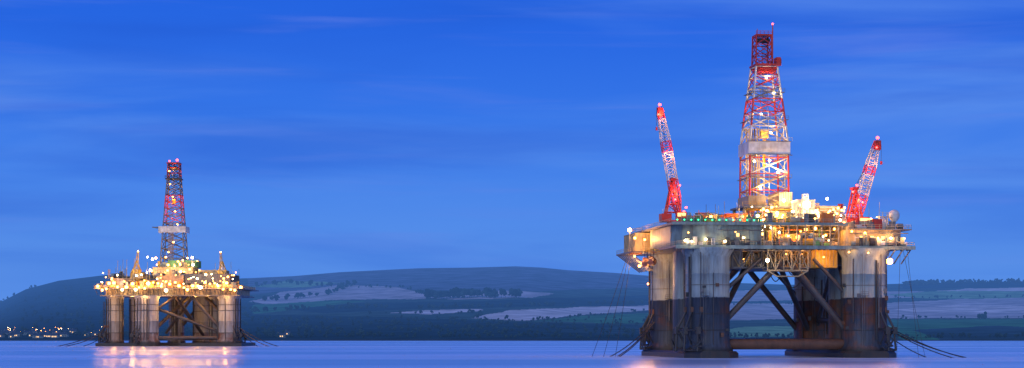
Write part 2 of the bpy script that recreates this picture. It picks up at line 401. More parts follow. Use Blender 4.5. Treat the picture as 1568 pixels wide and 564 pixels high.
clutter(dk, -8, 17, -31, -21, 34.8, 64, 5, ['white', 'cream', 'mid', 'yel', 'ora', 'green', 'mid', 'blue', 'dark', 'dark'], 5)
for zz in (36.6, 37.4, 39.2, 40.1):
    yy = -24+random.random()*2; dk.tube((-8.8, yy, zz), (17.8, yy, zz), .2, random.choice(('white', 'yel', 'cream')), 6)
ring = [(18.02, 8), (18.02, -30), (21, -32), (33, -32), (36.8, -29), (37.8, -22), (37.8, 8)]
vs = []
for z in (34.76, 39.9):
    for x, y in ring: vs.append((x, y, z))
n = len(ring); dk.add(vs, [(i, (i+1) % n, n+(i+1) % n, n+i) for i in range(n)]+[tuple(range(n, 2*n)), tuple(range(n))[::-1]], 'cream')
dk.box(18.5, 39, -33, 10, 39.9, 40.3, 'mid')
dk.rail([(18.5, -32.9, 40.3), (38.9, -32.9, 40.3), (38.9, 10, 40.3)], 'cream')
for x in np.arange(21.3, 33, 1.45): dk.box(x, x+.15, -32.2, -32, 34.8, 39.85, 'cream')
for x in (22.5, 26, 29.4): dk.box(x, x+1, -32.28, -32.21, 37, 38, 'win')
for zz in (35.6, 38.9): dk.tube((19, -32.6, zz), (38, -32.6, zz), .15, 'mid', 6)
clutter(dk, 19, 38, -33.8, -32.9, 34.8, 26, 3, ['mid', 'grey', 'white', 'dark'], 2)
dk.ribbed(-40.0, -30, 14, 33, 34.8, 40.8, 'cream', 1.1)
dk.rail([(-42.2, 14, 41.2), (-37.6, 14, 41.2)], 'cream')
dk.box(-43.0, -39, 7.0, 7.95, 33.6, 34.1, 'ora')
def lifeboat(mb, x, y, z, L=7.5):
    n = 10; rings = 9; vs = []; fs = []
    for k in range(rings):
        t = k/(rings-1); ww = 1.35*math.sin(math.pi*min(max(t, .04), .96))**.45; yy = y+(t-.5)*L
        for i in range(n):
            a = 2*math.pi*i/n; vs.append((x+ww*math.cos(a), yy, z+ww*1.05*math.sin(a)*(1.15 if math.sin(a) > 0 else .9)))
    for k in range(rings-1):
        for i in range(n): fs.append((k*n+i, k*n+(i+1) % n, (k+1)*n+(i+1) % n, (k+1)*n+i))
    fs += [tuple(range(n)), tuple(range((rings-1)*n, rings*n))]
    mb.add(vs, fs, 'ora', True)
    mb.box(x-.6, x+.6, y+L*.2, y+L*.38, z+1.0, z+1.9, 'ora')
    mb.box(x-.65, x+.65, y+L*.2-.04, y+L*.2, z+1.3, z+1.7, 'dark')
    for q in (-.3, .3): mb.tube((x, y+q*L, z+1.2), (x, y+q*L, z+4), .09, 'dark', 4); mb.tube((x+3, y+q*L, z+3.4), (x-.4, y+q*L, z+4.2), .16, 'yel', 5)
lifeboat(dk, -38.2, -6, 30.6); lifeboat(dk, -38.2, 4, 30.6)
dk.obj('deck_structure', R)

top = MB()
top.ribbed(-27, -19, -24, -14, 41.95, 44.5, 'ora', .9)
top.ribbed(-18.4, -12, -26, -15, 41.95, 44.9, 'ora', .9, .6)
top.ribbed(-11.6, -7, -25, -17, 41.95, 43.8, 'green', .9)
for i in range(14): top.tube((-25+i*.9, -10, 45.2), (-25+i*.9, 12, 45.2), .35, random.choice(('rust', 'mid', 'cream')), 6)
clutter(top, -34, -8, -32.5, -26.5, 41.95, 42, 2.6, ['grey', 'mid', 'white', 'ora', 'yel', 'green'], 3)
clutter(top, -30, -8, -24, 24, 41.95, 46, 4.5, ['grey', 'mid', 'cream', 'ora', 'yel', 'red', 'white'], 5)
for x in (-8, 8.5):
    for y in (-7, 7): top.tube((x, y, 41.9), (x, y, 48.2), .55, 'cream', 8)
top.beam((-8, -7.4, 45), (8.5, -7.4, 45), 2.6, 2.6, 7, .22, .15, lambda t: 'yel')
top.box(-9, 9.5, -8.5, 8.5, 48.2, 48.8, 'mid')
top.rail([(-9, -8.4, 48.8), (9.4, -8.4, 48.8)], 'yel')
top.box(-6.8, -1.0, -7.4, 7, 48.85, 52.2, 'cream'); top.box(3.4, 7.8, -7.4, 7, 48.85, 53.4, 'cream')
for x in np.arange(-6.6, -1, .8): top.box(x, x+.12, -7.55, -7.4, 48.9, 52.2, 'cream')
for x in np.arange(3.5, 7.8, .8): top.box(x, x+.12, -7.55, -7.4, 48.9, 53.4, 'white')
clutter(top, -9, 9, -14, -8, 42, 36, 5, ['white', 'cream', 'yel', 'mid', 'ora', 'green'], 4)
clutter(top, -9, 17, -32, -15, 41.95, 60, 3.2, ['white', 'cream', 'yel', 'mid', 'green', 'ora', 'mid', 'dark'], 4)
top.ribbed(7.2, 12.6, -16, -8, 41.95, 50.2, 'white', 1.0, .25)
for z in (44.5, 47.3): top.box(7.0, 12.9, -17.2, -16.3, z, z+.14, 'mid'); top.rail([(7.0, -17.1, z+.14), (12.9, -17.1, z+.14)], 'mid', 1.1)
top.beam((9, -17.8, 42), (9, -17.8, 52), .8, .8, 9, .12, .09, lambda t: 'white')
top.beam((14, -12, 42), (14, -12, 49.5), 1.0, 1.0, 7, .14, .1, lambda t: 'cream')
top.ribbed(-3.0, 3.2, -17, -10, 41.95, 46.4, 'cream', 1.0, .4)
stairs(top, (3.5, -18, 42), (7.5, -18, 46.5), 1.0, 'cream'); stairs(top, (-7.5, -18, 42), (-3, -18, 46.4), 1, 'yel')
top.ribbed(15.2, 22.8, -10, 4, 41, 48.6, 'cream', 1.2)
for z in np.arange(42.5, 48.4, .95): top.box(15.4, 22.6, -10.5, -10.17, z, z+.16, 'white')
top.box(15.0, 18.0, -13.5, -10.6, 41.95, 45.5, 'blue'); top.tube((19.6, -12, 41.9), (19.6, -12, 46.0), 1.1, 'blue', 14)
top.tube((24.2, -6, 40.5), (24.2, -6, 46.5), .85, 'red', 14); top.tube((24.2, -6, 46.5), (24.2, -6, 48), .87, 'white', 14); top.tube((24.2, -6, 48), (24.2, -6, 49.8), .85, 'red', 14)
clutter(top, 19, 37, -31, -16, 40.35, 50, 3.2, ['white', 'cream', 'mid', 'grey', 'red'], 3.5)
clutter(top, 17, 37, -14, 18, 40.4, 30, 5.0, ['mid', 'cream', 'mid', 'grey'], 5)
for x in (31.2, 32.6, 34.0): top.tube((x, -24, 40.3), (x, -24, 45.5+random.uniform(-1, 1)), .13, 'white', 5)
top.beam((33, -22, 40.3), (33, -22, 44.6), .9, .9, 5, .11, .08, lambda t: 'white')
top.box(31.5, 34.6, -23.6, -20.4, 44.6, 44.8, 'white'); top.rail([(31.5, -23.6, 44.8), (34.6, -23.6, 44.8)], 'white')
top.tube((37.0, -22, 40.3), (37.0, -22, 43.3), .45, 'white', 10)
top.tube((37.0, -22, 43.3), (37.0, -22, 43.7), 1.0, 'white', 14)
top.lathe(37.0, -22, [(1.0, 43.5), (1.55, 44.2), (1.75, 45.2), (1.6, 46.0), (1.2, 46.6), (.6, 46.95), (.1, 47.05)], 'white', 24)
for _ in range(22):
    x = random.uniform(-34, 37); y = random.uniform(-28, 10)
    z = 41; top.tube((x, y, z), (x, y, z+random.uniform(5, 9)), .07, random.choice(('white', 'mid')), 4)
top.obj('topside_modules', R)

dr = MB()
def dm(z, brace=False):
    if z < 57: return 'red' if not brace else 'cream'
    if z < 65: return 'red' if not brace else ('red' if z < 61 else 'white')
    if z < 73: return 'white' if not brace else 'cream'
    if z < 83: return 'red' if not brace else ('white' if z < 78 else 'red')
    if z < 92: return 'white' if not brace else ('mid' if z < 87 else 'red')
    return 'red'
PR = [(48.8, 6.5), (70.3, 6.3), (95.0, 3.5)]
derrick(dr, 0.3, 0, 48.8, PR, dm, .32, .18)
derrick(dr, -0.4, 0, 96, [(95.6, 2.7), (105.2, 2.5)], lambda z, b=False: 'red', .26, .15)
dr.box(-6.6, 7.2, -6.85, -6.6, 65.8, 69.8, 'white'); dr.box(-6.7, -6.6, -6.6, 6.6, 65.8, 69.8, 'white'); dr.box(7.2, 7.3, -6.6, 6.6, 65.8, 69.8, 'white')
for zz in (65.65, 69.8): dr.box(-6.9, 7.5, -7.1, -6.6, zz, zz+.16, 'mid')
dr.box(-7.2, 7.8, -7.4, -6.6, 65.3, 65.45, 'mid'); dr.rail([(-7.2, -7.4, 70.0), (7.8, -7.4, 70.0)], 'white', 1.1)
for zz, w in ((58, 6.8), (77, 6.0), (86, 5.0)):
    for y in (-w, w): dr.box(.3-w-.5, .3+w+.5, y-.5, y+.5, zz, zz+.15, 'mid')
    for x in (-w, w): dr.box(.3+x-.5, .3+x+.5, -w+.51, w-.51, zz, zz+.15, 'mid')
    dr.rail([(.3-w-.5, -w-.5, zz+.15), (.3+w+.5, -w-.5, zz+.15)], 'mid', 1.1)
dr.box(-3.6, 4.9, -4.3, 4.3, 94.9, 95.5, 'red'); dr.rail([(-3.6, -4.2, 95.5), (4.9, -4.2, 95.5), (4.9, 4.2, 95.5)], 'red', 1.5, .1, 1.2)
dr.box(-2.5, 3.6, -3, 3, 93.0, 94.8, 'red')
dr.box(3.4, 4.8, -4.2, -1, 95.5, 97.6, 'red')
dr.box(-3.0, 2.3, -2.6, 2.6, 104.8, 105.3, 'red'); dr.tube((-2.4, 0, 103.5), (1.8, 0, 103.5), .8, 'dark', 14)
dr.rail([(-3.0, -2.6, 105.3), (2.3, -2.6, 105.3)], 'red', 1.0, .08, 1.2)
dr.tube((-2.6, -2.3, 105), (-2.6, -2.3, 107), .1, 'red', 5); dr.tube((2.5, -2.5, 95), (2.5, -2.5, 108.6), .2, 'red', 5)
for x in (-.6, -.2, .2, .6, 1.1): dr.tube((.3+x, 0, 74), (.1+x*.8, 0, 103), .06, 'dark', 4)
dr.box(-.9, 1.5, -.8, .8, 71.5, 74, 'yel'); dr.tube((.3, 0, 62), (.3, 0, 71), .5, 'yel', 10); dr.tube((.3, 0, 48.8), (.3, 0, 62), .16, 'white', 6)
for i in range(16): dr.tube((-5+i*.32, 3+(i % 3)*.4, 48.9), (-5+i*.3, 3.2+(i % 3)*.4, 75), .11, random.choice(('mid', 'rust', 'cream')), 5)
dr.tube((5.8, -6, 49), (5.4, -5.4, 76), .14, 'white', 5)
for x in (6.9, 7.5): dr.tube((x, -2, 49), (x-3.2, -1.2, 94.6), .06, 'mid', 4)
dr.obj('derrick', R)

cr = MB(); crane(cr, (-33.0, -14, 41.9), (-37.6, -15, 79.0), 1.8, 43.0, 13.5, -.2, 1.0); cr.obj('pedestal_crane_port', R)
cr = MB(); crane(cr, (26.7, -14, 40.3), (32.2, -20, 68.9), -.5, 41.6, 12.5, -.3, 1.05); cr.obj('pedestal_crane_starboard', R)

ml = MB()
def line(mb, a, b, sag, r, m='dark', n=14):
    a = Vector(a); b = Vector(b); pr = None
    for i in range(n+1):
        t = i/n; p = a.lerp(b, t); p.z -= 4*sag*t*(1-t)
        if pr is not None: mb.tube(pr, p, r, m, 5)
        pr = p
for (dx, dy, k) in ((-22, -18, 0), (-24, -12, 1.4), (-20, -4, .8)):
    line(ml, (-32, 20+k*2, 11.5), (-32+dx+6, 20+dy, -0.3), 1.2, .17)
for i, (dx, dy) in enumerate(((24, -10), (19, -13), (26, -6), (16, 4))):
    line(ml, (33, -24+i*3, 10.5), (33+dx, -24+dy, -0.3), 1.2, .17)
for i in range(3):
    line(ml, (-42, 10+i*3, 34), (-50-i*3.5, -4+i*2, -.3), .6, .08)
line(ml, (38.6, -30, 34), (42, -31, -.3), .2, .06); line(ml, (38.6, -26, 34), (44.5, -30, -.3), .3, .06)
line(ml, (36, -31, 34), (33.8, -34, 0), .2, .06)
ml.obj('mooring_lines', R)

lp = MB()
def big(x, y, z, r, kind='lw', p=0, col=WRM):
    lp.lamp(x, y, z, r, kind)
    if p: plight(R, (x, y-1.2, z), p, col, .6)
big(9.2, -19.4, 48.6, 1.3, 'lw', 4200, (1, .78, .5))
big(-1, -8.5, 47.2, .6, 'lw', 2200); big(4.5, -8.9, 50.6, .55, 'lw', 1800)
big(30.9, -36.0, 30.0, 1.1, 'lo', 2600, SOD); lp.lamp(30.9, -36.6, 30.0, .65, 'lw')
lp.tube((30.9, -35.8, 30.2), (30.9, -34.2, 33.6), .12, 'mid', 5)
big(-7.5, -33.9, 30.2, .65, 'lw', 600)
lp.tube((-7.5, -33.7, 30.4), (-7.5, -33.7, 34.1), .1, 'mid', 5)
for (x, z) in ((-33.5, 36.2), (-31.5, 35.9), (-27, 36.6), (-21, 36.0), (-15, 37.2)):
    big(x, -34.0, z, .4, 'lw', 220)
for x in np.arange(-8, 18, 2.9): big(x, -32.5+random.uniform(0, 5), random.uniform(36, 40.6), random.uniform(.35, .6), random.choice(('lw', 'lo', 'lo')), 700, SOD)
for x in np.arange(19.5, 38, 4.2): big(x, -33.6, random.uniform(37, 39.5), .38, random.choice(('lw', 'lo')), 480, SOD)
for x in np.arange(-36, -8, 2.2): lp.lamp(x, -34.1, 42.6, .26, 'lg')
for i in range(50):
    lp.lamp(random.uniform(-9, 22), random.uniform(-30, -14), random.uniform(42.5, 48), random.uniform(.22, .52), random.choice(('lw', 'lo', 'lo')))
for i in range(32):
    lp.lamp(random.uniform(-34, 37), random.uniform(-33, -20), random.uniform(35.5, 43.5), random.uniform(.16, .34), random.choice(('lw', 'lo')))
for (x, y, z, p, c) in ((0, -18, 45, 2200, SOD), (13, -20, 45, 2000, WRM), (-14, -28, 44, 1700, SOD), (-24, -28, 44, 1400, SOD), (20, -16, 46, 1700, SOD), (30, -20, 44, 1100, SOD), (-5, -20, 44, 1800, SOD), (18, -12, 51, 900, WRM)):
    big(x, y, z, .45, 'lo' if c == SOD else 'lw', p, c)
for (x, y, z, p) in ((-2.5, -5.6, 55, 2600), (3.4, -5.8, 60, 2200), (-3, 0, 64, 2000), (.3, -7.0, 63.6, 1100), (1.5, -4, 73, 2000), (-1.5, -3, 79, 1500), (2.5, -3.8, 86, 1300), (.3, -3, 91, 600)):
    big(x, y, z, .4, 'lw', p, (1, .60, .22))
big(-43.0, 7.5, 41.6, .75, 'lo', 1400, SOD); lp.tube((-43.0, 7.9, 34), (-43.0, 7.7, 41.2), .12, 'mid', 5)
big(-41, 9, 39, .45, 'lo', 1700, SOD); big(-37.8, 8.5, 38.5, .4, 'lo', 1400, SOD)
big(-38.5, 14, 30.0, .5, 'lo', 3800, SOD); big(-41, 9.5, 33, .35, 'lo', 500, SOD); big(-36, 12, 24.0, .3, 'lo', 2400, SOD)
for (x, y, z, p) in ((-12, -22, 31, 160), (0, -28, 32.4, 350), (5, -28, 32.4, 350), (12, -28.5, 31.5, 900), (18.6, -33.5, 32.9, 300), (24, -36, 32.6, 180)):
    big(x, y, z, .27, 'lo', p, SOD)
for (x, y, z) in ((-30.2, -17, 46.2), (28, -18, 49.5), (26, -18, 55), (-31.6, -17, 54.5), (-33, -17, 50), (-29.5, -17, 47.5), (25, -17, 53)): lp.lamp(x, y, z, .38, 'lr')
for p in ((-33, -18, 52), (27, -18, 50), (-37.5, -18, 77), (-35, -18, 64), (30, -22, 60)): plight(R, p, 1100, (1, .3, .14), .5)
lp.lamp(2.5, -2.5, 108.6, .35, 'lr')
lp.obj('lamps', R)

# ================================================================== FAR RIG
Q = rig_empty('semi_submersible_drilling_rig.001', (-206.8, 1189, 0), math.radians(0))
h2 = MB()
cols = [(-14, -30, 6.9), (-36.5, -16, 5.0), (-26, 4, 5.2), (34.5, -22, 6.8), (11.5, 22, 6.0), (26, 24, 5), (-6, 26, 5), (22, 4, 4.2)]
for x, y, r in cols:
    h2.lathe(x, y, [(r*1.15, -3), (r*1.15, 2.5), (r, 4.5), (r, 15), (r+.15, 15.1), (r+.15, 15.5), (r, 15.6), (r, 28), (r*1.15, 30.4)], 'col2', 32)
    for zz in (8, 21.5, 25): h2.lathe(x, y, [(r-.1, zz), (r+.2, zz+.02), (r+.2, zz+.3), (r-.1, zz+.32)], 'dark', 32)
    for i in range(7):
        t = random.uniform(3.14, 6.28); h2.tube((x+(r+.3)*math.cos(t), y+(r+.3)*math.sin(t), 3), (x+(r+.3)*math.cos(t), y+(r+.3)*math.sin(t), 29), .25, 'dark', 5)
for (x, y, sx) in ((-36.5, -16, -1), (34.5, -22, 1), (-14, -30, -1)): mooring_gear(h2, x, y, sx, -.4, 6, .8)
h2.box(-44, -8, -36, 34, -3, 2.0, 'pont'); h2.box(6, 43, -30, 34, -3, 2.0, 'pont')
h2.box(-8.01, 6.01, -14, -6, -3, 1.7, 'pont')
for a, b, r in (((-10, -28, 10), (6, 0, 30), 1.1), ((-12, -26, 24), (30, -20, 8), .9), ((30, -22, 10), (12, -24, 30), 1.1), ((30, -20, 20), (16, 5, 30), .9), ((-9, -30, 5), (30, -22, 5), 1.2),
                ((-9, -28, 22), (2, -26, 30), .8), ((-22, -16, 8), (-14, 0, 30), .9), ((-6, 26, 8), (11, 22, 28), .9), ((11, 22, 8), (-6, 26, 28), .9), ((14, 10, 6), (2, -22, 30), 1), ((-8, 0, 8), (10, -10, 30), .9), ((34, -18, 10), (18, 20, 29), .9)):
    h2.tube(a, b, r, 'brace', 12)
h2.tube((1, -4, 0), (1, -4, 31), .8, 'mid', 8)
h2.obj('hull_columns_and_pontoons', Q)
d2 = MB()
d2.box(-42, 42.5, -33, 33, 30.4, 31.0, 'mid')
d2.box(-39, 40, -30, 30, 31.02, 34.6, 'cream')
d2.box(-45, 45, -36, 35, 34.6, 35.2, 'mid')
for x in np.arange(-44, 45, 2.3): d2.tube((x, -35.8, 34.6), (x, -30.2, 31.2), .18, 'mid', 4)
for x in np.arange(-38, 40, 3.1): d2.box(x, x+.3, -30.3, -30, 31, 34.6, 'mid')
d2.rail([(-44.8, 20, 35.2), (-44.8, -35.8, 35.2), (44.8, -35.8, 35.2), (44.8, 20, 35.2)], 'cream', 1.4, .1, 2)
d2.ribbed(-36, -22, -30, 10, 35.25, 41, 'cream', 1.5, .5); d2.ribbed(-21, -9, -31, -5, 35.25, 39.5, 'yel', 1.5, .3)
d2.ribbed(-8, 8, -30, 0, 35.25, 42.5, 'cream', 1.5, .6); d2.ribbed(9, 36, -29, 10, 35.25, 43.6, 'mid', 1.5, .55)
d2.box(-38, 38, -29, 25, 35.21, 38, 'mid')
clutter(d2, -44, -20, -35, -30.5, 35.25, 40, 5, ['cream', 'yel', 'mid', 'white', 'dark'], 3.5)
clutter(d2, -20, 43, -35, -31.5, 35.25, 60, 4, ['cream', 'yel', 'mid', 'dark', 'ora', 'grey'], 3)
clutter(d2, -38, 38, -28, 10, 41, 90, 5.5, ['cream', 'grey', 'yel', 'mid', 'mid', 'dark'], 6)
d2.ribbed(-13, 11, -16, 6, 43, 48.2, 'cream', 1.6, .3); d2.ribbed(-4, 13, -14, 4, 48.4, 52.4, 'green', 1.6, .2)
clutter(d2, -14, 14, -18, 4, 48.3, 26, 4.5, ['cream', 'mid', 'yel', 'grey'], 4)
d2.ribbed(14, 30, -12, 8, 43.9, 46.5, 'cream', 1.6)
for _ in range(26):
    x = random.uniform(-42, 42); d2.tube((x, -20, 40), (x, -20, random.uniform(46, 54)), .12, random.choice(('mid', 'cream')), 4)
def small_crane(mb, x, y, z, dx):
    mb.tube((x, y, z-6), (x, y, z+4), 1.6, 'yel', 12); mb.box(x-2.6, x+2.6, y-2, y+2, z+4, z+7.5, 'yel')
    for q in (-1.2, 1.2): mb.tube((x-2, y+q, z+7.5), (x, y+q, z+13), .3, 'yel', 5); mb.tube((x+2, y+q, z+7.5), (x, y+q, z+13), .3, 'yel', 5)
    mb.beam((x, y-2, z+6), (x+dx, y-2, z+18), 1.0, .4, 9, .18, .12, lambda t: 'yel' if int(t*8) % 2 else 'cream')
    mb.lamp(x+dx, y-2, z+18.4, .5, 'lo')
small_crane(d2, -23, -16, 39.5, 1.2); small_crane(d2, 29.5, -16, 39, -.8)
d2.obj('deck_and_topside_modules', Q)
e2 = MB()
derrick(e2, -2.5, -2, 50, [(48, 7.6), (73, 6.0), (103, 3.8), (113, 3.4)], lambda z, b=False: ('red' if 76 < z < 94 else 'dark') if b else ('red' if 82 < z < 92 or z > 103 else 'mid'), .36, .2)
e2.box(-10.8, 5.4, -9.2, -8.6, 70.0, 73.8, 'white'); e2.box(-11.2, -10.81, -8.6, 5, 70, 73.8, 'white'); e2.box(5.41, 5.8, -8.6, 5, 70, 73.8, 'white')
e2.box(-13.5, -11.3, -9, -3, 72.8, 73.1, 'mid'); e2.tube((-15, -8, 73.2), (-11, -8, 73.2), .3, 'mid', 5)
e2.box(-7.3, 2.2, -7, 3, 103, 103.7, 'dark'); e2.rail([(-7.3, -7, 103.7), (2.2, -7, 103.7)], 'dark', 1.6, .13, 1.6)
e2.box(-6.6, 1.4, -6, 2, 112.7, 113.5, 'red'); e2.tube((-5, -2, 110), (0, -2, 110), 1.1, 'dark', 12)
e2.box(-3.6, -1.6, -3, -1, 88, 91, 'yel')
for x in (-3.2, -2.6, -2): e2.tube((x, -2, 90), (x, -2, 112), .1, 'dark', 4)
for i in range(8): e2.tube((-7+i*.5, 1, 50), (-6.6+i*.45, 1, 76), .14, 'mid', 5)
e2.tube((-.3, -4, 113), (-.3, -4, 115), .15, 'red', 4); e2.tube((-5, -4, 113), (-5, -4, 114.5), .15, 'red', 4)
e2.obj('derrick', Q)
m2 = MB()
line(m2, (40, -24, 12), (67, -34, -.3), 1.5, .25); line(m2, (40, -22, 11), (62, -40, -.3), 1.5, .25); line(m2, (40, -20, 10), (55, -40, -.3), 1, .22)
line(m2, (-42, -18, 9), (-70, -28, -.3), 1, .25); line(m2, (-42, -17, 8), (-64, -34, -.3), 1, .25); line(m2, (-42, -15, 7), (-56, -20, -.3), 1, .22)
m2.obj('mooring_lines', Q)
l2 = MB()
for i in range(34):
    x = -43+86*i/33+random.uniform(-.8, .8); z = random.uniform(33.5, 38.5)
    l2.lamp(x, -36.2, z, random.uniform(.55, 1.1), random.choice(('lo', 'lo', 'lw')))
    if i % 2 == 0: plight(Q, (x, -38, z-1), 1500, SOD, .8)
for i in range(46): l2.lamp(random.uniform(-42, 42), random.uniform(-34, -30.7), random.uniform(36, 45), random.uniform(.3, .65), random.choice(('lo', 'lw', 'lo')))
for i in range(24): l2.lamp(random.uniform(-18, 16), random.uniform(-24, -17), random.uniform(44, 55), random.uniform(.4, .8), random.choice(('lw', 'lo', 'lo')))
for (x, z, p) in ((-12, 46, 2000), (0, 50, 2800), (8, 55, 2400), (14, 48, 2000), (-25, 45, 1600), (27, 47, 1600)): plight(Q, (x, -24, z), p, (1, .64, .26), .8)
for (x, y, z) in ((-14, -40, 29), (34, -33, 29), (-36, -28, 29), (-26, -14, 29), (11, -6, 29), (0, -24, 28), (22, -26, 29), (-4, -30, 29)):
    plight(Q, (x, y, z), 2400, SOD, .8)  # added fill under the deck to brighten columns and water, no bulbs here
for (x, y, z) in ((-14, -43, 15), (34, -36, 15), (-34, -30, 15), (11, 4, 15), (-26, -14, 15)):
    plight(Q, (x, y, z), 1400, SOD, .8)  # more added fill at mid-column height, not a fitted lamp
for z in (58, 64, 75, 83, 92, 100, 108):
    l2.lamp(-2.5+random.uniform(-3, 3), -8.5+(z-58)*.08, z, .55, 'lo'); plight(Q, (-2.5, -5, z), 1500, SOD, .5)
l2.lamp(-.3, -4, 115.0, .8, 'lr'); l2.lamp(-5, -4, 114.4, .6, 'lr')
l2.obj('lamps', Q)

# ================================================================== WATER
bm_v = [(-16000, -1500, 0), (16000, -1500, 0), (16000, 14000, 0), (-16000, 14000, 0)]
me = bpy.data.meshes.new('water'); me.from_pydata(bm_v, [], [(0, 1, 2, 3)]); w = bpy.data.objects.new('water', me); scene.collection.objects.link(w)
m, nt, b = new_mat('calm_firth_water'); N = nt.nodes; L = nt.links
tc = N.new("ShaderNodeTexCoord"); mp = N.new("ShaderNodeMapping"); mp.inputs["Scale"].default_value = (0.01, 0.02, 1); L.new(tc.outputs["Object"], mp.inputs[0])
n1 = N.new("ShaderNodeTexNoise"); n1.inputs["Scale"].default_value = 1.0; n1.inputs["Detail"].default_value = 2; L.new(mp.outputs[0], n1.inputs["Vector"])
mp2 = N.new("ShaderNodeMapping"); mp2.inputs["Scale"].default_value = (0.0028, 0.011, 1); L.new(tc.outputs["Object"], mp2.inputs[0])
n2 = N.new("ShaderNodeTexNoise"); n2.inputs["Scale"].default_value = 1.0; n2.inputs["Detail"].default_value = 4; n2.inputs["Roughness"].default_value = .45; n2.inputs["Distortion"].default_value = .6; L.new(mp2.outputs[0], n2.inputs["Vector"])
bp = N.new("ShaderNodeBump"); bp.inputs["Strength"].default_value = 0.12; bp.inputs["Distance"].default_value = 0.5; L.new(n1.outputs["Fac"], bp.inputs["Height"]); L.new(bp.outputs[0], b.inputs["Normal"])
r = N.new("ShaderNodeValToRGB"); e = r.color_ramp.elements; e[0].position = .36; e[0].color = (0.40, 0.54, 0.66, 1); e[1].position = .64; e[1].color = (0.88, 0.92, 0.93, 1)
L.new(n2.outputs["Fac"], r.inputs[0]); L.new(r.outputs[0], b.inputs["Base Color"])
r4 = N.new("ShaderNodeMapRange"); r4.inputs[1].default_value = .36; r4.inputs[2].default_value = .64; r4.inputs[3].default_value = .18; r4.inputs[4].default_value = .28; L.new(n2.outputs["Fac"], r4.inputs[0]); L.new(r4.outputs[0], b.inputs["Roughness"])
b.inputs["IOR"].default_value = 1.33
me.materials.append(m)

# ================================================================== HILLS
ridge = [(-2500, 470), (-900, 486), (-300, 492), (-60, 474), (0, 463), (40, 443), (90, 430), (165, 421), (240, 424), (330, 428), (385, 426), (450, 423), (520, 417), (640, 411), (720, 410), (790, 408), (830, 410), (870, 414), (940, 418), (1000, 423), (1060, 431), (1200, 436), (1300, 437), (1400, 434), (1480, 432), (1568, 431), (1800, 438), (2300, 455), (4000, 470)]
D0 = 2090.0; D1 = 5200.0
P = np.concatenate([np.linspace(-2500, -60, 60), np.linspace(-58, 1630, 720), np.linspace(1640, 4000, 60)])
S = np.concatenate([np.linspace(0, 1, 140), np.linspace(1.02, 1.5, 8)])
def vn(x, y, sc, seed=0, o=3): return noise.fractal(Vector((x*sc, y*sc, seed)), 1.0, 2.0, o)
_rx = [a for a, b_ in ridge]; _ry = [b_ for a, b_ in ridge]
def ridge_at(p):
    i = min(max(bisect.bisect_right(_rx, p)-1, 0), len(_rx)-2); t = min(max((p-_rx[i])/(_rx[i+1]-_rx[i]), 0), 1)
    return _ry[i]+(_ry[i+1]-_ry[i])*t
def ground(p, s):
    Rr = YH-ridge_at(p)
    d = D0+(D1-D0)*s
    if s <= 1:
        g = s**0.85
        E = -10.4+(Rr+10.4)*g
        E += 3.0*math.sin(math.pi*s)*vn(p*.01, s*3, 1.0, 3.3)
        z = H+E*d/F
    else:
        z = (H+Rr*D1/F)*(1-(s-1)*1.6)
    x = (p-784)/F*d
    return x, d, max(z, -1.0) if s > 0 else -1.0
TAN = (0.52, 0.40, 0.32); STR = (0.74, 0.56, 0.42); MOOR = (0.12, 0.13, 0.15); GRN = (0.06, 0.19, 0.07); LGRN = (0.22, 0.36, 0.14); WOOD = (0.016, 0.04, 0.045); DK = (0.03, 0.06, 0.06)
fields = [
 (WOOD, [(-900, 530), (-900, 400), (230, 400), (385, 440), (385, 530)]),
 (MOOR, [(380, 452), (380, 400), (1010, 400), (1010, 440), (820, 446), (640, 444), (520, 438)]),
 (TAN, [(385, 462), (430, 448), (520, 437), (610, 440), (655, 452), (650, 458), (500, 460), (430, 470)]),
 (GRN, [(385, 480), (385, 466), (500, 461), (560, 461), (500, 470)]),
 (TAN, [(655, 456), (690, 444), (800, 446), (850, 450), (820, 456), (700, 459)]),
 (LGRN, [(385, 440), (440, 430), (520, 433), (470, 440)]),
 (WOOD, [(440, 474), (560, 464), (700, 462), (1010, 452), (1010, 468), (800, 470), (640, 473), (500, 480)]),
 (STR, [(600, 480), (640, 476), (735, 473), (740, 476), (660, 482)]),
 (STR, [(722, 487), (780, 475), (900, 470), (1010, 468), (1010, 474), (900, 482), (800, 492)]),
 (GRN, [(820, 492), (900, 484), (1100, 474), (1100, 492), (950, 496)]),
 (WOOD, [(385, 522), (385, 482), (600, 486), (720, 490), (820, 495), (980, 498), (1100, 500), (1100, 526), (385, 526)]),
 (DK, [(820, 508), (1000, 497), (1100, 497), (1100, 514)]),
 (TAN, [(1010, 455), (1120, 445), (1300, 445), (1420, 447), (1420, 456), (1100, 462)]),
 (LGRN, [(1360, 452), (1420, 447), (1480, 444), (1700, 446), (1700, 456), (1420, 458)]),
 (STR, [(1430, 446), (1480, 442), (1720, 439), (1720, 445), (1560, 446)]),
 (TAN, [(1100, 490), (1100, 466), (1360, 464), (1470, 458), (1720, 455), (1720, 486), (1560, 488), (1380, 488)]),
 (STR, [(1370, 474), (1460, 468), (1720, 470), (1720, 476), (1500, 480), (1400, 479)]),
 (LGRN, [(1000, 516), (1150, 500), (1360, 498), (1380, 506), (1200, 516)]),
 (GRN, [(1380, 520), (1360, 490), (1700, 488), (1900, 520)]),
 (DK, [(1440, 520), (1400, 506), (1520, 498), (1600, 502), (1720, 498), (1720, 520)]),
 (WOOD, [(1380, 442), (1390, 425), (1720, 425), (1720, 438), (1480, 441)]),
]
FB = [(c, p, min(q[0] for q in p), max(q[0] for q in p), min(q[1] for q in p), max(q[1] for q in p)) for c, p in fields]
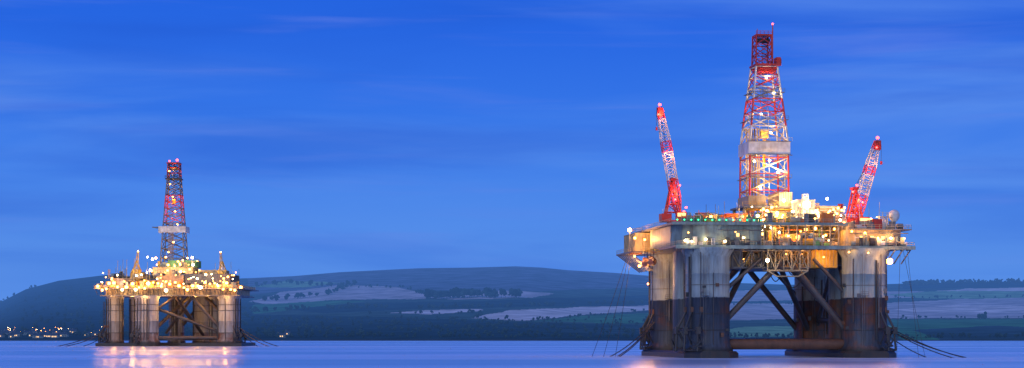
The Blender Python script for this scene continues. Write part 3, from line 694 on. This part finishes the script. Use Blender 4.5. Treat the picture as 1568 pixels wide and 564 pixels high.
def inside(x, y, pts):
    c = False; j = len(pts)-1
    for i in range(len(pts)):
        xi, yi = pts[i]; xj, yj = pts[j]
        if (yi > y) != (yj > y) and x < (xj-xi)*(y-yi)/(yj-yi)+xi: c = not c
        j = i
    return c
verts = []; colr = []
for s in S.tolist():
    for p in P.tolist():
        x, y, z = ground(p, s); verts.append((x, y, z))
        py = YH-(z-H)/y*F
        q = vn(x, y, .005, 1); pw = p+7*q; qy = py+1.3*q
        c = (0.05, 0.085, 0.06)
        for cc, pts, xa, xb, ya, yb in FB:
            if xa <= pw <= xb and ya <= qy <= yb and inside(pw, qy, pts): c = cc
        if s < .012: c = (0.05, 0.045, 0.04)
        k = 1+.35*vn(x, y, .02, 9)
        colr.append((c[0]*k, c[1]*k, c[2]*k, 1))
nP = len(P); faces = [(j*nP+i, j*nP+i+1, (j+1)*nP+i+1, (j+1)*nP+i) for j in range(len(S)-1) for i in range(nP-1)]
me = bpy.data.meshes.new('hills'); me.from_pydata(verts, [], faces)
at = me.color_attributes.new('landuse', 'FLOAT_COLOR', 'POINT'); at.data.foreach_set('color', np.array(colr, dtype=np.float32).ravel())
me.polygons.foreach_set('use_smooth', [True]*len(faces))
hills = bpy.data.objects.new('hills', me); scene.collection.objects.link(hills)
m, nt, b = new_mat('farmland_and_moor'); N = nt.nodes; L = nt.links
a = N.new("ShaderNodeAttribute"); a.attribute_name = 'landuse'
tc = N.new("ShaderNodeTexCoord"); n1 = N.new("ShaderNodeTexNoise"); n1.inputs["Scale"].default_value = .02; n1.inputs["Detail"].default_value = 8; L.new(tc.outputs["Object"], n1.inputs["Vector"])
mr = N.new("ShaderNodeMapRange"); mr.inputs[1].default_value = .3; mr.inputs[2].default_value = .7; mr.inputs[3].default_value = .65; mr.inputs[4].default_value = 1.35; L.new(n1.outputs["Fac"], mr.inputs[0])
vm = N.new("ShaderNodeVectorMath"); vm.operation = 'SCALE'; L.new(a.outputs["Color"], vm.inputs[0]); L.new(mr.outputs[0], vm.inputs["Scale"]); L.new(vm.outputs[0], b.inputs["Base Color"])
b.inputs["Roughness"].default_value = 1.0; b.inputs["Specular IOR Level"].default_value = 0.0
me.materials.append(m)

# thin evening haze lying over the far shore (homogeneous volume; blue emission stands in for scattered skylight)
hz = [(-15000, 1400, -3), (15000, 1400, -3), (15000, 9000, -3), (-15000, 9000, -3), (-15000, 1400, 330), (15000, 1400, 330), (15000, 9000, 330), (-15000, 9000, 330)]
me = bpy.data.meshes.new('haze'); me.from_pydata(hz, [], [(0,3,2,1),(4,5,6,7),(0,1,5,4),(1,2,6,5),(2,3,7,6),(3,0,4,7)])
ho = bpy.data.objects.new('haze', me); scene.collection.objects.link(ho)
m = bpy.data.materials.new('emissive_haze'); m.use_nodes = True; nt = m.node_tree; N = nt.nodes; N.clear()
o_ = N.new("ShaderNodeOutputMaterial"); ab = N.new("ShaderNodeVolumeAbsorption"); em = N.new("ShaderNodeEmission"); ads = N.new("ShaderNodeAddShader")
SG = 1.3e-4
ab.inputs["Color"].default_value = (0, 0, 0, 1); ab.inputs["Density"].default_value = SG
em.inputs["Color"].default_value = (0.08, 0.25, 0.76, 1); em.inputs["Strength"].default_value = SG
nt.links.new(ab.outputs[0], ads.inputs[0]); nt.links.new(em.outputs[0], ads.inputs[1]); nt.links.new(ads.outputs[0], o_.inputs["Volume"])
me.materials.append(m)

# trees
tv = []; tf = []; tcx = []
def s_of(p, py):
    lo, hi = 0.002, 1.0
    for _ in range(12):
        mid = (lo+hi)/2; x, y, z = ground(p, mid)
        if YH-(z-H)/y*F > py: lo = mid
        else: hi = mid
    return lo
IV, IF = ico()
def tree(p, py, hgt):
    x, y, z = ground(p, s_of(p, py)); z -= .5
    n = random.randint(4, 6); w = hgt*random.uniform(.35, .6)
    o = len(tv); tv.extend([(x-.4, y, z), (x+.4, y, z), (x, y+.5, z), (x, y, z+hgt*.6)]); tf.extend([(o, o+1, o+3), (o+1, o+2, o+3), (o+2, o, o+3)])
    sh = random.uniform(.6, 1.4); tcx.extend([.5]*3)
    for k in range(n):
        a = random.uniform(0, 6.28); rr = random.uniform(0, w*.7); cx = x+rr*math.cos(a); cy = y+rr*math.sin(a); cz = z+hgt*random.uniform(.35, .85); s = hgt*random.uniform(.16, .3)
        o = len(tv); sq = random.uniform(.7, 1.1)
        tv.extend([(cx+u[0]*s*random.uniform(.7, 1.3), cy+u[1]*s*random.uniform(.7, 1.3), cz+u[2]*s*sq*random.uniform(.7, 1.3)) for u in IV])
        tf.extend([(o+i, o+j, o+k2) for i, j, k2 in IF]); tcx.extend([sh]*20)
def treeline(pts, n, h, jit=1.0):
    for i in range(n):
        t = random.random()*(len(pts)-1); k = int(t); t -= k
        p = pts[k][0]+(pts[k+1][0]-pts[k][0])*t; q = pts[k][1]+(pts[k+1][1]-pts[k][1])*t
        tree(p+random.uniform(-2, 2), q+random.uniform(-jit, jit), h*random.uniform(.6, 1.3))
treeline([(392, 440), (440, 434), (500, 440), (545, 437)], 40, 12)
treeline([(400, 462), (440, 459), (500, 452), (530, 441)], 34, 12)
treeline([(525, 440), (620, 441), (655, 455)], 22, 8)
treeline([(650, 458), (730, 456), (800, 456)], 60, 16)
treeline([(640, 474), (740, 471), (900, 467), (1000, 466)], 80, 8)
treeline([(385, 478), (500, 474), (600, 472)], 40, 9)
treeline([(560, 481), (740, 480), (725, 489)], 30, 6)
treeline([(720, 489), (800, 493), (900, 484), (1000, 476)], 30, 5)
treeline([(1385, 437), (1440, 435), (1560, 434), (1700, 437)], 320, 10, 2)
treeline([(1370, 457), (1480, 456), (1700, 455)], 40, 6)
treeline([(1370, 488), (1568, 487), (1700, 488)], 40, 5)
treeline([(1500, 489), (1512, 488)], 8, 9)
treeline([(0, 515), (200, 514), (400, 516), (800, 517), (1200, 517), (1700, 517)], 420, 5, 2)
treeline([(1000, 470), (1200, 466), (1300, 466)], 30, 8)
for _ in range(420): tree(random.uniform(390, 1100), random.uniform(488, 514), random.uniform(4, 7))
for _ in range(420): tree(random.uniform(-40, 390), random.uniform(440, 512), random.uniform(5, 9))
me = bpy.data.meshes.new('distant_trees'); me.from_pydata(tv, [], tf)
tr = bpy.data.objects.new('distant_trees', me); scene.collection.objects.link(tr)
at = me.attributes.new('shade', 'FLOAT', 'FACE'); at.data.foreach_set('value', np.array(tcx, dtype=np.float32))
m, nt, b = new_mat('dark_foliage'); N = nt.nodes; L = nt.links
a = N.new("ShaderNodeAttribute"); a.attribute_name = 'shade'; vm = N.new("ShaderNodeVectorMath"); vm.operation = 'SCALE'; vm.inputs[0].default_value = (0.025, 0.05, 0.045)
L.new(a.outputs["Fac"], vm.inputs["Scale"]); L.new(vm.outputs[0], b.inputs["Base Color"]); b.inputs["Roughness"].default_value = 1; b.inputs["Specular IOR Level"].default_value = 0
me.materials.append(m)

# village on the far shore
hm = []
for v in range(3):
    mb = MB(); L_ = (6, 8, 10)[v]
    mb.box(-L_/2, L_/2, -2.6, 2.6, 0, 3.4, 'grey')
    o = [(-L_/2-.3, -2.9, 3.3), (L_/2+.3, -2.9, 3.3), (L_/2+.3, 2.9, 3.3), (-L_/2-.3, 2.9, 3.3), (-L_/2-.3, 0, 5.6), (L_/2+.3, 0, 5.6)]
    mb.add(o, [(0, 1, 5, 4), (2, 3, 4, 5), (0, 4, 3), (1, 2, 5), (0, 3, 2, 1)], 'dark')
    mb.box(-L_/2+.5, -L_/2+1.3, -.4, .4, 4.6, 6.6, 'mid')
    for x in np.arange(-L_/2+1, L_/2-1, 2.2): mb.box(x, x+1, -2.66, -2.6, 1.2, 2.4, 'win' if random.random() < .35 else 'dark')
    mb.box(L_/2-1.4, L_/2-.5, -2.66, -2.6, 0, 2.0, 'dark')
    me = bpy.data.meshes.new('village_house')
    me.from_pydata(mb.v, [], mb.f)
    for k in MK: me.materials.append(M[k])
    me.polygons.foreach_set("material_index", mb.m); hm.append(me)
sl = MB()
for i in range(40):
    p = random.choice((random.uniform(-120, 165), random.uniform(0, 100))) if i < 38 else random.uniform(400, 450)
    py = random.uniform(510, 518)
    x, y, z = ground(p, s_of(p, py))
    o = bpy.data.objects.new('village_house', random.choice(hm)); o.location = (x, y, z-.3); o.rotation_euler = (0, 0, random.uniform(-.7, .7)); scene.collection.objects.link(o)
for i in range(34):
    p = random.choice((random.uniform(-120, 165), random.uniform(5, 95))); x, y, z = ground(p, s_of(p, random.uniform(508, 518)))
    sl.tube((x, y, z), (x, y, z+6), .12, 'mid', 4); sl.tube((x, y, z+6), (x, y-1.2, z+6.3), .1, 'mid', 4); sl.lamp(x, y-1.2, z+6.1, random.uniform(.16, .36), random.choice(('lo', 'lo', 'lw')))
sl.obj('village_street_lamps')

# ================================================================== SKY
wd = bpy.data.worlds.new("World"); scene.world = wd; wd.use_nodes = True
nt = wd.node_tree; N = nt.nodes; L = nt.links; N.clear()
out = N.new("ShaderNodeOutputWorld"); bg = N.new("ShaderNodeBackground"); L.new(bg.outputs[0], out.inputs[0])
tc = N.new("ShaderNodeTexCoord"); sp = N.new("ShaderNodeSeparateXYZ"); L.new(tc.outputs["Generated"], sp.inputs[0])
def s2l(c): return tuple(((v/255+.055)/1.055)**2.4 if v/255 > .04045 else v/255/12.92 for v in c)
mr = N.new("ShaderNodeMapRange"); mr.inputs[1].default_value = 0; mr.inputs[2].default_value = .25; L.new(sp.outputs["Z"], mr.inputs[0])
rp_ = N.new("ShaderNodeValToRGB"); e = rp_.color_ramp.elements
stops = [(0, (112, 162, 238)), (.13, (98, 152, 238)), (.22, (82, 141, 238)), (.32, (62, 127, 236)), (.45, (42, 112, 232)), (.62, (28, 98, 226)), (1, (16, 82, 212))]
e[0].position = 0; e[0].color = (*s2l(stops[0][1]), 1); e[1].position = 1; e[1].color = (*s2l(stops[-1][1]), 1)
for p_, c_ in stops[1:-1]: x = e.new(p_); x.color = (*s2l(c_), 1)
L.new(mr.outputs[0], rp_.inputs[0])
def cloud(scale, loc, lo, hi, detail, col, amt, prev):
    mp = N.new("ShaderNodeMapping"); mp.inputs["Scale"].default_value = scale; mp.inputs["Location"].default_value = loc; L.new(tc.outputs["Generated"], mp.inputs[0])
    n = N.new("ShaderNodeTexNoise"); n.inputs["Scale"].default_value = 1; n.inputs["Detail"].default_value = detail; n.inputs["Roughness"].default_value = .5; n.inputs["Distortion"].default_value = .4
    L.new(mp.outputs[0], n.inputs["Vector"])
    r = N.new("ShaderNodeMapRange"); r.interpolation_type = 'SMOOTHSTEP'; r.inputs[1].default_value = lo; r.inputs[2].default_value = hi; r.inputs[3].default_value = 0; r.inputs[4].default_value = amt; L.new(n.outputs["Fac"], r.inputs[0])
    mx = N.new("ShaderNodeMix"); mx.data_type = 'RGBA'; L.new(r.outputs[0], mx.inputs[0]); L.new(prev, mx.inputs[6]); mx.inputs[7].default_value = (*s2l(col), 1)
    return mx.outputs[2]
c = cloud((3.5, 3.5, 30), (2.1, 0, 1.3), .42, .74, 5, (110, 158, 240), .5, rp_.outputs[0])
c = cloud((4, 4, 34), (1.2, 9, 8.2), .42, .72, 5, (24, 88, 212), .65, c)
c = cloud((5, 5, 70), (7.7, 3, 4.1), .52, .78, 5, (104, 130, 228), .45, c)
yb = N.new("ShaderNodeMapRange"); yb.interpolation_type = 'SMOOTHSTEP'; L.new(sp.outputs["Y"], yb.inputs[0])
yb.inputs[1].default_value = -.9; yb.inputs[2].default_value = .25; yb.inputs[3].default_value = 1; yb.inputs[4].default_value = 0
zf = N.new("ShaderNodeMapRange"); zf.inputs[1].default_value = 0; zf.inputs[2].default_value = .9; zf.inputs[3].default_value = 1; zf.inputs[4].default_value = 0; L.new(sp.outputs["Z"], zf.inputs[0])
mu = N.new("ShaderNodeMath"); mu.operation = 'MULTIPLY'; L.new(yb.outputs[0], mu.inputs[0]); L.new(zf.outputs[0], mu.inputs[1])
mx = N.new("ShaderNodeMix"); mx.data_type = 'RGBA'; L.new(mu.outputs[0], mx.inputs[0]); L.new(c, mx.inputs[6]); mx.inputs[7].default_value = (0.80, 0.90, 1.15, 1)
sk = N.new("ShaderNodeTexSky"); sk.sky_type = 'NISHITA'; sk.sun_disc = False; sk.sun_elevation = math.radians(3.0); sk.sun_rotation = math.radians(205)
ad = N.new("ShaderNodeMix"); ad.data_type = 'RGBA'; ad.blend_type = 'ADD'; ad.inputs[0].default_value = .002
L.new(mx.outputs[2], ad.inputs[6]); L.new(sk.outputs[0], ad.inputs[7]); L.new(ad.outputs[2], bg.inputs[0]); bg.inputs[1].default_value = 1.0
sun = bpy.data.lights.new('sun', 'SUN'); sun.energy = .45; sun.angle = math.radians(15); sun.color = (1, .92, .88)
so = bpy.data.objects.new('sun', sun); scene.collection.objects.link(so)
so.rotation_euler = Vector((0.45, 1.0, -.35)).to_track_quat('-Z', 'Y').to_euler()

# ================================================================== CAMERA
cd = bpy.data.cameras.new('camera'); cam = bpy.data.objects.new('camera', cd); scene.collection.objects.link(cam)
cam.location = (0, 0, H); cam.rotation_euler = (math.radians(90), 0, 0)
cd.sensor_width = 36; cd.lens = 36*F/1568; cd.shift_y = (YH-282)/1568; cd.clip_start = 1; cd.clip_end = 40000
scene.camera = cam
scene.view_settings.view_transform = 'Standard'; scene.view_settings.look = 'None'; scene.view_settings.exposure = 0
